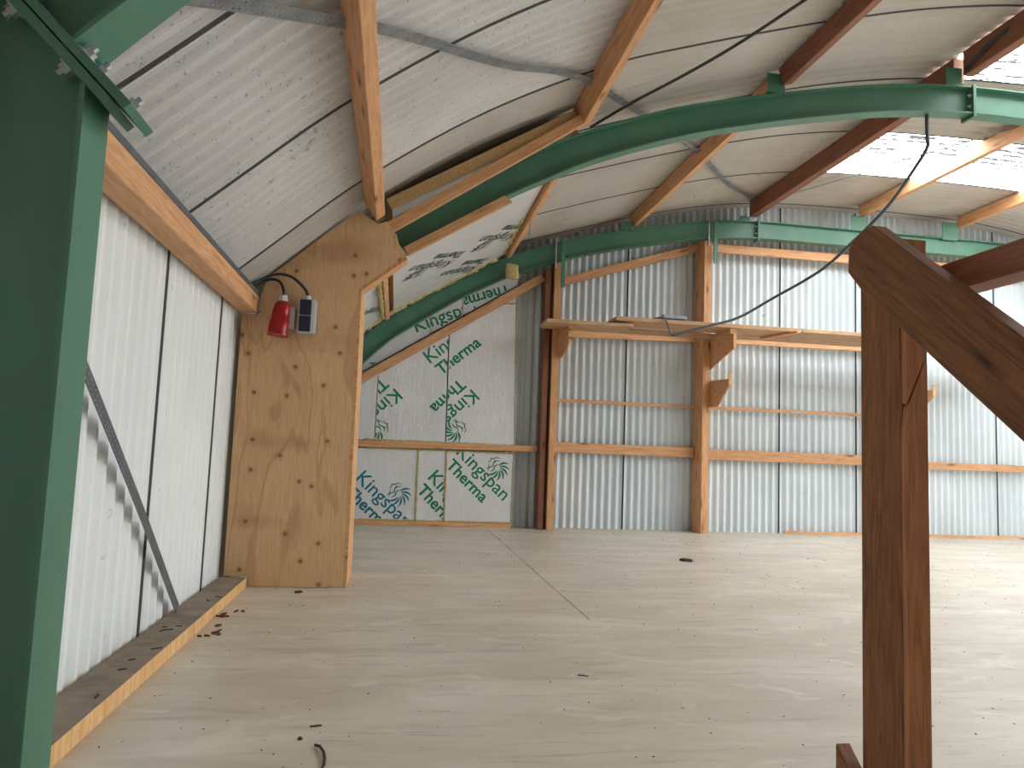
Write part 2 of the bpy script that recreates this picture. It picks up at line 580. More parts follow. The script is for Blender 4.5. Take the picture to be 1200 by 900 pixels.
# narrow closing strip over the far wall
for si, (x0, x1) in enumerate(SEGS):
    st = [(10.025 + .34 * k / 24, .017 * math.cos(2 * math.pi * k / 8)) for k in range(25)]
    nx = int((x1 - x0) / .15); grid = []; nn = []
    for i in range(nx + 1):
        x = x0 + (x1 - x0) * i / nx; z = roof_z(x); n = roof_n(x)
        nn.append(Vector((n[0], 0, n[1])) * .006)
        grid.append([(x + n[0] * (o + .012), y, z + n[1] * (o + .012)) for y, o in st])
    bm = bmesh.new(); solid_grid(bm, grid, lambda i, j: nn[i])
    link('roof_sheet', bm, M['roof'], ceiling)

# ------------------------------------------------------------------ floor
floor = empty('floor', kind='structure')
for x0, x1, y0, y1 in ((-1.30, 1.226, 4.552, 10.30), (1.234, 5.398, 4.552, 10.30), (5.402, 15.1, 4.552, 10.30), (-1.30, 15.1, -2.3, 4.552)):
    bm = bmesh.new(); box(bm, (x0, y0, -.04), (x1, y1, 0))
    link('floor_panel', bm, M['floor'], floor)
bm = bmesh.new(); box(bm, (-1.3, -2.3, -.08), (15.1, 10.3, -.041))
link('subfloor', bm, M['dark_steel'], floor)

# ------------------------------------------------------------------ walls
def wall_x(xw, y0, y1, sgn, mat, parent, ztop, zbot=-.04):
    st = wave_stations(y0, y1, 10, True, .015, gap=.0055)
    grid = [[(xw - sgn * o, y, z) for y, o in st] for z in (zbot, ztop)]
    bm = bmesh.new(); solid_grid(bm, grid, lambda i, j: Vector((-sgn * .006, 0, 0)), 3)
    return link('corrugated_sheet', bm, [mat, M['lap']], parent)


wall_left = empty('wall_left', kind='structure')
ys = [-2.09, -.89, .31, 1.51, 2.71, 3.91, 5.08, 6.28, 7.48, 8.68, 10.05]
for k in range(len(ys) - 1):
    wall_x(-1.185, ys[k], ys[k + 1], 1, M['wall_left'], wall_left, 2.05)

wall_far = empty('wall_far', kind='structure')
xs = [-1.5, .84, 3.18, 5.52, 6.74, 9.08, 11.42, 13.76, 14.93]
for k in range(len(xs) - 1):
    st = wave_stations(xs[k], xs[k + 1], 22 if xs[k + 1] - xs[k] > 2 else 11, True, .021, gap=.004)
    grid = [[], []]
    for x, o in st:
        top = roof_z(min(max(x, -1.2), 15.0)) + .004
        grid[0].append((x, 10.2 + o, -.05)); grid[1].append((x, 10.2 + o, max(top, .1)))
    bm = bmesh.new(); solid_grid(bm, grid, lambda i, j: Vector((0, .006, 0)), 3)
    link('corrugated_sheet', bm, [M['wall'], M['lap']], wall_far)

# right wall with an added fill-light band, unseen, and the wall behind the camera
wall_right = empty('wall_right', kind='structure')
for k in range(len(ys) - 1):
    st = wave_stations(ys[k], ys[k + 1], 10, False, .016)
    for z0, z1 in ((-.04, .5), (1.75, 2.05)):
        grid = [[(14.98 + o, y, z) for y, o in st] for z in (z0, z1)]
        bm = bmesh.new(); solid_grid(bm, grid, lambda i, j: Vector((.006, 0, 0)))
        link('corrugated_sheet', bm, M['wall'], wall_right)
fill_win = empty('fill_window_1', (14.98, 4, 1.1), kind='structure')
for k in range(len(ys) - 1):
    bm = bmesh.new(); box(bm, (14.97, ys[k] + .04, .52), (14.98, ys[k + 1] - .04, 1.73))
    child(link('fill_pane', bm, M['fill_window']), fill_win)
bm = bmesh.new()
for z in (.5, 1.70): box(bm, (14.94, -2.1, z), (15.0, 10.05, z + .05))
for y in ys: box(bm, (14.94, y - .04, .55), (15.0, y + .04, 1.70))
child(link('fill_window_frame', bm, M['pine']), fill_win)
wall_behind = empty('wall_behind', kind='structure')  # unseen wall put in to keep sky light off camera-facing sides
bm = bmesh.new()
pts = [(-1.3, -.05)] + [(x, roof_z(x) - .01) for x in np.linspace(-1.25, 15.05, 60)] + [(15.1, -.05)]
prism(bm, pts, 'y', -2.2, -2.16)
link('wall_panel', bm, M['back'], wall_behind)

# gutter angle between the eaves beam and the roof
bm = bmesh.new()
prism(bm, [(-1.145, 2.052), (-1.028, 2.052), (-1.022, 2.078), (-1.03, 2.078), (-1.036, 2.060), (-1.145, 2.060)], 'y', 1.5, 5.47)
o = link('trim_1', bm, M['galv_dark']); o['kind'] = 'structure'

# ------------------------------------------------------------------ eaves beam, kerb
o = timber('eaves_beam', (-1.088, -2.1, 1.987), (-1.088, 5.50, 1.987), .13, .125, (0, 0, 1), M['pine'], bevel=.006)
tag(o, 'thick orange timber eaves beam on top of the white left wall', 'beam')
bm = bmesh.new(); box(bm, (-1.155, -2.1, 0.001), (-.975, 5.50, .07))
for f in bm.faces: f.material_index = 1 if abs(f.calc_center_median().z - .07) < .001 else 0
o = link('floor_kerb', bm, [M['kerb_face'], M['dusty']])
tag(o, 'low timber kerb with dusty top along the foot of the white left wall', 'kerb')
bm = bmesh.new(); box(bm, (5.57, 10.10, 0.001), (14.8, 10.15, .04))
o = link('baseboard_far', bm, M['pine_pale']); o['kind'] = 'structure'
bm = bmesh.new(); box(bm, (-1.1, 10.0, 0.001), (1.58, 10.15, .055))
o = link('foil_sill', bm, M['pine_pale']); tag(o, 'pale sill batten on the floor under the foil insulation boards', 'batten')

# ------------------------------------------------------------------ steel frames
FW = .135
def ibeam_profile(d=.25, t=.011, web=.008):
    c = FW / 2
    return [(0, 0), (0, FW), (t, FW), (t, c + web/2), (d - t, c + web/2), (d - t, FW), (d, FW), (d, 0), (d - t, 0), (d - t, c - web/2), (t, c - web/2), (t, 0)]


def sweep_arch(xa, xb, yF, step=.1, d=.25):
    prof = ibeam_profile(d)
    n = max(2, int(abs(xb - xa) / step))
    bm = bmesh.new(); rings = []
    for i in range(n + 1):
        x = xa + (xb - xa) * i / n
        z = arch_z(x); nx, nz = arch_n(x)
        rings.append([bm.verts.new((x + nx * a, yF + b, z + nz * a)) for a, b in prof])
    m = len(prof)
    for i in range(n):
        for k in range(m):
            bm.faces.new((rings[i][k], rings[i][(k+1) % m], rings[i+1][(k+1) % m], rings[i+1][k]))
    bm.faces.new(rings[0]); bm.faces.new(rings[-1][::-1])
    return bm


def frame(yF, label, cleats, near=False):
    fr = empty('steel_portal', (-.8, yF + FW / 2, 0), label, 'steel frame', 'green steel portal frames')
    # column: two flanges and a web cut to the slanting knee plate
    bm = bmesh.new()
    box(bm, (-.699, yF, .0), (-.688, yF + FW, 1.745))
    box(bm, (-.944, yF, .0), (-.933, yF + FW, 2.01))
    prism(bm, [(-.699, .0), (-.699, 1.77), (-.933, 2.00), (-.933, .0)], 'y', yF + FW/2 - .004, yF + FW/2 + .004)
    child(link('column', bm, M['green']), fr)
    # slanting knee end plates
    dx, dz = .7071, -.7071
    nxp, nzp = .7071, .7071
    for k, off in enumerate((-.023, .0015)):
        bm = bmesh.new()
        a = (-.88 + nxp * off, 1.965 + nzp * off); 
        s0, s1 = (-.02, .350) if k == 0 else (-.02, .385)
        P = [(a[0] + dx*s0, a[1] + dz*s0), (a[0] + dx*s1, a[1] + dz*s1),
             (a[0] + dx*s1 + nxp*.021, a[1] + dz*s1 + nzp*.021), (a[0] + dx*s0 + nxp*.021, a[1] + dz*s0 + nzp*.021)]
        prism(bm, P, 'y', yF - .008, yF + FW + .008)
        bmesh.ops.bevel(bm, geom=bm.edges[:], offset=.0015, segments=1, affect='EDGES')
        child(link('end_plate', bm, M['green']), fr)
    for s, yy in ((.05, .03), (.05, .105), (.225, .03), (.225, .105), (.325, .115)):
        p = Vector((-.88 + dx*s + nxp*.023, yF + yy, 1.965 + dz*s + nzp*.023))
        hexbolt(p, (nxp, 0, nzp), .016, fr)
    for s, yy in ((.06, .03), (.225, .03)):
        p = Vector((-.88 + dx*s - nxp*.0235, yF + yy, 1.965 + dz*s - nzp*.0235))
        hexbolt(p, (-nxp, 0, -nzp), .015, fr)
    # curved rafter, crown splice, right half
    child(link('rafter', sweep_arch(-.735, 4.955, yF), M['green']), fr)
    child(link('rafter', sweep_arch(4.985, 14.4, yF), M['green']), fr)
    for xx in (4.955, 4.97):
        bm = bmesh.new(); box(bm, (xx, yF - .012, arch_z(4.97) - .035), (xx + .0145, yF + FW + .012, arch_z(4.97) + .262))
        bmesh.ops.bevel(bm, geom=bm.edges[:], offset=.0015, segments=1, affect='EDGES')
        child(link('end_plate', bm, M['green']), fr)
    for zz in (.075, .175):
        for yy in (.03, .105):
            hexbolt((4.954, yF + yy, arch_z(4.97) + zz), (-1, 0, 0), .012, fr)
    # purlin cleats
    for x0, x1, z0, z1 in cleats:
        bm = bmesh.new()
        box(bm, (x0, yF + .004, z0), (x1, yF + .012, z1))
        box(bm, (x1 - .012, yF + .012, z0), (x1, yF + FW - .01, z1))
        box(bm, (x0, yF + .012, z0), (x1 - .012, yF + FW - .01, z0 + .012))
        child(link('cleat', bm, M['green']), fr)
    return fr


frame(1.64, 'nearest green steel frame, its column filling the left edge', [])
frame(5.75, 'middle green steel arch spanning overhead behind the plywood box', [(2.99, 3.15, 4.17, 4.34), (4.70, 4.855, 4.43, 4.60), (6.42, 6.60, 4.45, 4.68)])
fb = frame(9.79, 'farthest green steel arch in front of the corrugated end wall', [(2.93, 3.09, 4.15, 4.27), (4.69, 4.84, 4.43, 4.50), (6.41, 6.65, 4.44, 4.655), (7.90, 8.14, 4.42, 4.69)])
# hangers under the far arch above the wall posts
for x, z0, z1 in ((2.10, 3.27, 3.93), (4.29, 3.77, 4.37)):
    bm = bmesh.new(); box(bm, (x, 9.765, z0), (x + .055, 9.785, z1)); 
    child(link('hanger_plate', bm, M['green']), fb)
    bm = bmesh.new(); tube(bm, [Vector((x - .085, 9.77, z0 + .25)), Vector((x - .085, 9.77, z1 + .02))], .016, 8)
    child(link('hanger_rod', bm, M['galv']), fb)

# ------------------------------------------------------------------ roof purlins
def purlin(x, y0, y1, w, d, label, mat, name='roof_purlin', tilt=True, drop=.006):
    n = roof_n(x) if tilt else (0, 1)
    n = Vector((n[0], 0, n[1])); t = Vector((n.z, 0, -n.x))
    p = Vector((x, 0, roof_z(x))) - n * (d / 2 + drop) + t * (w / 2)
    o = timber(name, (p.x, y0, p.z), (p.x, y1, p.z), w, d, n, mat, bevel=.004)
    return tag(o, label, 'beam', 'roof purlins')
purlin(-.325, -2.1, 5.50, .078, .155, 'near-bay timber purlin butting onto the top of the plywood box', M['pine'])
purlin(-.325, 5.93, 9.76, .06, .185, 'short timber purlin poking through the foil seen right of the plywood box', M['pine'])
purlin(1.27, -2.1, 5.66, .078, .16, 'orange roof purlin ending where the twin battens meet the middle arch', M['pine'])
purlin(1.27, 5.92, 9.76, .07, .185, 'foam-smeared purlin along the upper edge of the sloping foil boards', M['pine'])
purlin(3.08, -2.1, 5.745, .085, .155, 'reddish purlin at the top edge right of the dark steel strap, before the middle arch', M['pine_red'])
purlin(3.08, 5.88, 9.90, .085, .155, 'orange-brown purlin between middle and far arch, left of the thick dark one', M['pine'])
purlin(4.86, -2.1, 5.745, .10, .23, 'thick dark red beam at the top right corner before the middle arch', M['pine_red'], tilt=False)
purlin(4.86, 5.86, 9.86, .11, .235, 'thick dark red beam between middle and far arch at the rooflight edge', M['pine_red'], tilt=False)
purlin(6.58, -2.1, 5.745, .08, .16, 'purlin right of the rooflight edge before the middle arch', M['pine'])
purlin(6.58, 5.88, 9.86, .08, .16, 'sunlit orange purlin crossing the bright rooflight behind the cable', M['pine'])
purlin(8.22, -2.1, 5.745, .08, .16, 'outer right purlin before the middle arch', M['pine'])
purlin(8.22, 5.88, 9.90, .08, .16, 'rightmost purlin in view, meeting the far arch at a green cleat', M['pine'])

tab = empty('hanging_tab', (1.36, 8.0, 3.6), 'small galvanised tab dangling from the foam-smeared purlin', 'tab')
bm = bmesh.new(); prism(bm, [(7.99, 3.67), (8.01, 3.67), (8.03, 3.48), (8.05, 3.42), (7.99, 3.42), (8.00, 3.52)], 'x', 1.345, 1.349)
child(link('plate', bm, M['galv']), tab)
# ------------------------------------------------------------------ plywood boxing round the middle column
pb = empty('plywood_boxing', (-.7, 5.55, 0), 'tall knotty plywood box casing round the middle steel column', 'boxing')
yp = 5.53
top = [(x, roof_z(x) - .03) for x in np.linspace(-.975, -.36, 8)]
pts = [(-1.135, .074), (-.975, .074), (-.975, .003), (-.318, .003), (-.328, 2.157), (.0, 2.425), (-.035, 2.50), (-.085, 2.60), (-.155, 2.685), (-.24, 2.655), (-.36, top[-1][1])] + top[::-1][1:] + [(-.985, 2.05), (-1.135, 1.92)]
pts = [(-1.135, .074), (-.975, .074), (-.975, .003), (-.318, .003), (-.330, 2.157), (.0, 2.425), (-.012, 2.47), (-.055, 2.52), (-.075, 2.59), (-.155, 2.685), (-.215, 2.66)] + top[::-1] + [(-1.015, 2.07), (-1.015, 1.922), (-1.140, 1.922)]
bm = bmesh.new(); prism(bm, pts, 'y', yp, yp + .02, 0, 1)
child(link('front_panel', bm, [M['ply'], M['ply_edge']]), pb)
bm = bmesh.new(); prism(bm, [(-.317, .003), (-.295, .003), (-.307, 2.165), (-.329, 2.165)], 'y', yp + .001, 6.16)
child(link('side_panel', bm, M['pine_pale']), pb)
bm = bmesh.new(); prism(bm, [(-.330, 2.157), (-.318, 2.140), (.014, 2.412), (.0, 2.428)], 'y', yp - .004, 5.70)
child(link('soffit_panel', bm, M['ply_edge']), pb)
# battens and insulation edge that carry the box on along the arch
o = timber('roof_batten', (-.15, 5.575, 2.638), (1.35, 5.575, 3.672), .045, .085, (0, 0, 1), M['pine'])
tag(o, 'upper pine batten running from the plywood box up to the purlin', 'batten')
o = timber('roof_batten', (.0, 5.57, 2.475), (.76, 5.57, 2.952), .045, .072, (0, 0, 1), M['pine_pale'], cut1=-.5)
tag(o, 'lower short pine batten with a slanted loose end below the arch', 'batten')

# ------------------------------------------------------------------ foil insulation boards with print
def text_polys(txt, length, bold=.008):
    cu = bpy.data.curves.new('print_tmp', 'FONT')
    cu.body = txt; cu.size = 1; cu.offset = bold; cu.resolution_u = 3
    ob = bpy.data.objects.new('print_tmp', cu); COL.objects.link(ob)
    dg = bpy.context.evaluated_depsgraph_get()
    me = bpy.data.meshes.new_from_object(ob.evaluated_get(dg))
    bpy.data.objects.remove(ob, do_unlink=True)
    vs = [v.co.copy() for v in me.vertices]
    x0 = min(v.x for v in vs); x1 = max(v.x for v in vs)
    s = length / (x1 - x0)
    V = [((v.x - x0) * s, v.y * s) for v in vs]
    F = [tuple(p.vertices) for p in me.polygons]
    return V, F


WORD1 = text_polys('Kingspan', .90)
WORD2 = text_polys('Therma', .70, .022)


def logo_polys(s=.16):
    """lion-like crest: a fan of mane strokes beside a small profile"""
    V, F = [], []
    def blade(pts, w):
        b = len(V); n = len(pts)
        for i, (x, y) in enumerate(pts):
            a = pts[max(i-1, 0)]; c = pts[min(i+1, n-1)]
            tx, ty = c[0]-a[0], c[1]-a[1]; l = math.hypot(tx, ty) or 1
            ww = w * math.sin(math.pi * (i + .35) / (n - .3)) + .008
            V.append(((x - ty/l*ww)*s, (y + tx/l*ww)*s)); V.append(((x + ty/l*ww)*s, (y - tx/l*ww)*s))
        for i in range(n-1): F.append((b+2*i, b+2*i+1, b+2*i+3, b+2*i+2))
    for k in range(7):
        a0 = math.radians(110 - k * 29); pts = []
        for i in range(7):
            t = i / 6; a = a0 - .75 * t; r = .22 + .80 * t
            pts.append((.25 + math.cos(a) * r, math.sin(a) * r))
        blade(pts, .075)
    blade([(-.15, .75), (-.45, .62), (-.55, .35), (-.75, .2), (-.62, .05), (-.7, -.1), (-.5, -.2)], .045)
    blade([(-.05, .55), (-.3, .4), (-.32, .1), (-.15, -.15), (-.3, -.4), (-.25, -.75)], .045)
    blade([(-.5, -.25), (-.35, -.45), (-.42, -.7)], .04)
    blade([(-.45, .3), (-.3, .25), (-.2, .3)], .04)
    blade([(.05, .3), (-.05, 0), (.1, -.3), (.0, -.6)], .05)
    return V, F
LOGO = logo_polys()


def stamp(parent, frame_m, org, ang, clips, mat, which='KTL', scale=1.0):
    """print on a board. frame_m maps board (u,v,w) to world; clips: half planes (point, normal) in (u,v); keeps normal side"""
    if len(which) > 1:
        for w_ in which: stamp(parent, frame_m, org, ang, clips, mat, w_, scale)
        return
    bm = bmesh.new()
    ca, sa = math.cos(math.radians(ang)), math.sin(math.radians(ang))
    items = []
    if 'K' in which: items.append((WORD1, (0, 0)))
    if 'T' in which: items.append((WORD2, (.02, -.215)))
    if 'L' in which: items.append((LOGO, (.50, .26)))
    for (V, F), (ox, oy) in items:
        vv = []
        for x, y in V:
            x, y = (x + ox) * scale, (y + oy) * scale
            vv.append(bm.verts.new((org[0] + x * ca - y * sa, org[1] + x * sa + y * ca, .003)))
        for f in F:
            try: bm.faces.new([vv[i] for i in f])
            except ValueError: pass
    for (pu, pv), (nu, nv) in clips:
        bmesh.ops.bisect_plane(bm, geom=bm.verts[:] + bm.edges[:] + bm.faces[:], plane_co=(pu, pv, 0), plane_no=(nu, nv, 0), clear_inner=True)
    if not bm.faces:
        bm.free(); return
    bmesh.ops.transform(bm, matrix=frame_m, verts=bm.verts[:])
    me = bpy.data.meshes.new('print')
    bm.to_mesh(me); bm.free(); me.materials.append(mat)
    o = bpy.data.objects.new('printed_crest' if which == 'L' else 'printed_word', me); COL.objects.link(o)
    return child(o, parent)


def foam_bead(path, r, parent, name='foam_bead', rnd=.5):
    pts = []
    P = smooth_path(path, 2)
    L = sum((P[i+1] - P[i]).length for i in range(len(P)-1))
    n = max(6, int(L / .035))
    out = []
    acc = [0]
    for i in range(len(P)-1): acc.append(acc[-1] + (P[i+1]-P[i]).length)
    for k in range(n + 1):
        d = L * k / n; i = 0
        while i < len(P) - 2 and acc[i+1] < d: i += 1
        t = (d - acc[i]) / max(1e-6, acc[i+1] - acc[i])
        out.append(P[i].lerp(P[i+1], t) + Vector((random.uniform(-1, 1), 0, random.uniform(-1, 1))) * r * .25)
    bm = bmesh.new()
    tube(bm, out, r, 6, lambda i: r * (1 + rnd * random.uniform(-.8, 1)))
    return child(link(name, bm, M['foam'], smooth=True), parent)


YB = 10.05   # board face
FM = Matrix(((1, 0, 0, 0), (0, 0, -1, YB), (0, 1, 0, 0), (0, 0, 0, 1)))   # (u,v,w) -> (x, YB-w, z)
def diag_z(x): return 1.885 + (x + .52) * (3.44 - 1.885) / (1.9 + .52)
def wboard(pts, label):
    cx = sum(p[0] for p in pts) / len(pts); cz = min(p[1] for p in pts)
    b = empty('insulation_board', (cx, YB + .03, cz), label, 'insulation board', 'foil insulation boards')
    bm = bmesh.new(); prism(bm, pts, 'y', YB, YB + .06, 0, 1)
    child(link('foil_facing', bm, [M['foil'], M['pir']]), b)
    return b
def clipbox(x0, x1, z0, z1): return [((x0, 0), (1, 0)), ((x1, 0), (-1, 0)), ((0, z0), (0, 1)), ((0, z1), (0, -1))]

bA = wboard([(-1.12, .06), (.298, .06), (.292, .99), (-1.12, .99)], 'lower foil board with blue-green lettering, nearest the plywood box')
stamp(bA, FM, (-.50, .575), -42.5, clipbox(-1.1, .29, .08, .98), M['ink_blue'])
bB = wboard([(.318, .06), (.675, .06), (.668, .99), (.312, .99)], 'narrow lower foil board between two yellow foam joints')
stamp(bB, FM, (.44, .62), -45, clipbox(.32, .67, .08, .98), M['ink'], 'KT')
bC = wboard([(.695, .06), (1.572, .06), (1.578, .99), (.688, .99)], 'lower right foil board with the complete green word and crest')
stamp(bC, FM, (.80, .965), -43, clipbox(.70, 1.57, .08, .985), M['ink'])
bD = wboard([(-1.12, 1.10), (-.285, 1.10), (-.285, diag_z(-.285) - .02), (-.52, diag_z(-.52) - .02), (-1.12, 1.5)], 'upper foil board half hidden behind the plywood box')
bE = wboard([(-.275, 1.10), (.648, 1.10), (.628, diag_z(.628) - .02), (-.275, diag_z(-.275) - .02)], 'upper middle foil board with clipped upside-down print at its left edge')
stamp(bE, FM, (-.06, 1.80), -135, clipbox(-.27, .64, 1.11, 3.2), M['ink'])
stamp(bE, FM, (1.08, 1.93), -135, clipbox(-.27, .63, 1.11, 3.2), M['ink'], 'T')
stamp(bE, FM, (.40, 2.16), 40, [((.635, 0), (-1, 0)), ((0, diag_z(0) - .05), (.54, -.84))], M['ink'], 'KT')
bF = wboard([(.664, 1.10), (1.585, 1.10), (1.53, diag_z(1.53) - .02), (.645, diag_z(.645) - .02)], 'large upper right foil board with upside-down print and torn crinkles')
stamp(bF, FM, (.97, 1.84), -135, clipbox(.66, 1.55, 1.11, 3.2), M['ink'])
stamp(bF, FM, (.40, 2.16), 40, [((.665, 0), (1, 0)), ((0, diag_z(0) - .05), (.54, -.84))], M['ink'], 'T')
def above(x0, x1, s0, s1, label):
    xs_ = np.linspace(x0, x1, 6)
    pts = [(x, diag_z(x) + .10) for x in xs_] + [(x + s1 * (i == 5) * 0, max(arch_z(max(x, -.7)) + .10, diag_z(x) + .13)) for i, x in enumerate(xs_)][::-1]
    b = wboard(pts, label)
    return b
b1 = above(-.52, .372, 0, 0, 'foil offcut between diagonal rail and arch, lowest piece')
b2 = above(.382, .80, 0, 0, 'foil offcut between diagonal rail and arch, second from the bottom')
b3 = above(.81, 1.55, 0, 0, 'foil offcut between diagonal rail and arch, topmost piece')
up = [((0, diag_z(0) + .11), (-.54, .84))]
stamp(b1, FM, (-.42, 2.16), 6, up + [((.37, 0), (-1, 0))], M['ink'], 'T', .62)
stamp(b2, FM, (.20, 2.57), 24, up + clipbox(.385, .797, 0, 5), M['ink'], 'K')
stamp(b1, FM, (.20, 2.57), 24, up + [((.37, 0), (-1, 0))], M['ink'], 'K')
stamp(b3, FM, (1.52, 3.12), -160, up + clipbox(.82, 1.54, 0, 5), M['ink'], 'KT')
# foam joints
fj = bB
foam_bead([(.305, YB - .004, .06), (.303, YB - .004, .99)], .012, bA)
foam_bead([(.685, YB - .004, .06), (.678, YB - .004, .99)], .012, bB)
foam_bead([(-1.1, YB - .004, .065), (1.57, YB - .004, .065)], .011, bA)
foam_bead([(-.4, YB - .01, 1.105), (1.58, YB - .01, 1.10)], .013, bE)
foam_bead([(-.4, YB - .01, 1.0), (1.58, YB - .01, .995)], .010, bC)
foam_bead([(1.58, YB, .06), (1.585, YB, 1.0)], .008, bC)
foam_bead([(1.59, YB, 1.1), (1.54, YB, 3.2)], .007, bF)
foam_bead([(-.45, YB - .01, diag_z(-.45) - .025), (.5, YB - .01, diag_z(.5) - .025)], .012, bE)
foam_bead([(1.2, YB - .01, 3.04), (1.53, YB - .01, 3.05)], .012, bF)

# sloping boards under the roof between the middle and far frames
def rboard(xa, xb, y0, y1, lower, label, th=.10):
    na, nb = roof_n(xa), roof_n(xb)
    A = Vector((xa + na[0] * -lower, 0, roof_z(xa) - na[1] * lower)); B = Vector((xb - nb[0] * lower, 0, roof_z(xb) - nb[1] * lower))
    u = (B - A).normalized(); n = Vector((-u.z, 0, u.x))
    b = empty('insulation_board', (A.x, y0, A.z), label, 'insulation board', 'foil insulation boards')
    bm = bmesh.new()
    vs = [A, B, B + n * th, A + n * th]
    L = [bm.verts.new((v.x, y0, v.z)) for v in vs]; Rr = [bm.verts.new((v.x, y1, v.z)) for v in vs]
    bm.faces.new(L).material_index = 1; bm.faces.new(Rr[::-1]).material_index = 1
    for i in range(4):
        bm.faces.new((L[i], L[(i+1) % 4], Rr[(i+1) % 4], Rr[i])).material_index = 0 if i == 0 else 1
    child(link('foil_facing', bm, [M['foil'], M['pir']]), b)
    # board (u, v=y, w=down)
    m = Matrix(((u.x, 0, -n.x, A.x), (0, -1, 0, 0), (u.z, 0, -n.z, A.z), (0, 0, 0, 1)))
    return b, m, (B - A).length
r1, m1, l1 = rboard(-1.02, -.345, 5.93, 9.76, .125, 'sloping foil board beside the purlin stub, at the eaves')
r2, m2, l2 = rboard(-.20, 1.25, 5.58, 9.76, .135, 'large sloping foil board under the roof between the arches', .095)
rc1 = clipbox(.01, l1 - .01, -9.72, -5.95); rc2 = clipbox(.01, l2 - .01, -9.72, -5.6)
stamp(r1, m1, (.95, -9.0), 127, rc1, M['ink_grey'], 'KL', .8)
stamp(r2, m2, (.80, -8.50), 127, rc2, M['ink_grey'])
stamp(r2, m2, (1.68, -8.75), 127, rc2, M['ink_grey'])
stamp(r2, m2, (1.25, -9.60), 127, rc2, M['ink_grey'], 'TK')
foam_bead([(-.66, 9.74, roof_z(-.66) - .14), (-.2, 9.74, roof_z(-.2) - .16), (.5, 9.74, roof_z(.5) - .20), (1.2, 9.74, roof_z(1.2) - .15)], .045, r2, rnd=.35)
foam_bead([(-.25, 7.3, 2.655), (-.25, 9.6, 2.655)], .022, r1)
foam_bead([(1.27, 8.1, 3.66), (1.275, 9.65, 3.66)], .035, r2, rnd=.6)
# foam lump on the far arch
bm = bmesh.new()
bmesh.ops.create_icosphere(bm, subdivisions=3, radius=.09)
for v in bm.verts:
    n_ = noise.noise(v.co * 14) * .022 + noise.noise(v.co * 40) * .008
    v.co = Vector((max(-.085, min(.085, v.co.x * 1.3)), v.co.y * .6, max(-.10, min(.10, v.co.z * 1.45)))) * (1 + n_ * 9)
o = link('foam_lump', bm, M['foam'], smooth=True); o.location = (1.42, 9.72, 3.42)
tag(o, 'lump of hardened yellow foam stuck on the far arch', 'foam')

# ------------------------------------------------------------------ timber frame of the far wall
def post(x0, x1, ztop, label, extra=None):
    p = empty('wall_post', ((x0 + x1) / 2, 10.0, 0), label, 'post', 'end wall posts')
    timber('front_stud', ((x0 + x1) / 2, 9.875, .001), ((x0 + x1) / 2, 9.875, ztop), .05, x1 - x0, (1, 0, 0), M['pine'], parent=p)
    timber('back_stud', ((x0 + x1) / 2 - .006, 10.035, .001), ((x0 + x1) / 2 - .006, 10.035, ztop + .2), .265, x1 - x0 - .012, (1, 0, 0), M['pine'], parent=p)
    return p
post(2.03, 2.125, arch_z(2.08) - .03, 'left wall post beside the foil boards carrying the shelf end')
post(4.185, 4.29, arch_z(4.24) - .03, 'middle wall post with a shelf bracket and a lower empty bracket')
post(7.15, 7.25, arch_z(7.2) - .03, 'wall post mostly hidden behind the stair newel')
o = timber('wall_stud', (1.955, 10.0, .001), (1.955, 10.0, 3.55), .22, .075, (1, 0, 0), M['pine_red'])
tag(o, 'darker stud tight against the left side of the left wall post', 'post')


def rail(x0, z0, x1, z1, h, label, y=10.09, t=.05, mat='pine'):
    o = timber('wall_rail', (x0, y + t/2, z0), (x1, y + t/2, z1), t, h, (0, 0, 1), M[mat])
    return tag(o, label, 'rail', 'end wall rails')
rail(-1.1, 1.045, 1.90, 1.07, .085, 'middle-height rail across the foil boards', y=10.00)
rail(2.135, 1.107, 4.175, 1.105, .14, 'middle-height rail between left and middle wall posts')
rail(4.295, 1.09, 7.14, 1.095, .15, 'middle-height rail between middle wall post and stair newel')
rail(7.26, 1.055, 14.7, 1.062, .105, 'middle-height rail right of the stair newel')
rail(2.135, 1.755, 4.175, 1.752, .042, 'thin lath between left and middle wall posts', t=.03)
rail(4.295, 1.755, 7.14, 1.760, .045, 'thin lath right of the middle wall post', t=.03)
rail(2.135, 2.70, 4.175, 2.745, .12, 'rail carrying the back of the shelf, left bay')
rail(4.295, 2.745, 7.14, 2.76, .10, 'rail carrying the back of the shelf, right bay')
rail(4.30, 4.065, 9.6, 4.075, .125, 'top rail under the far arch right of the middle post', y=10.0)
o = timber('diagonal_rail', (-.62, 10.01, 1.82), (1.90, 10.01, 3.44), .05, .115, (0, 0, 1), M['pine'])
tag(o, 'long diagonal timber rising across the foil boards', 'rail')
o = timber('diagonal_rail', (2.135, 10.10, 3.405), (4.18, 10.10, 4.065), .05, .115, (0, 0, 1), M['pine'])
tag(o, 'diagonal timber above the shelf between left and middle wall posts', 'rail')

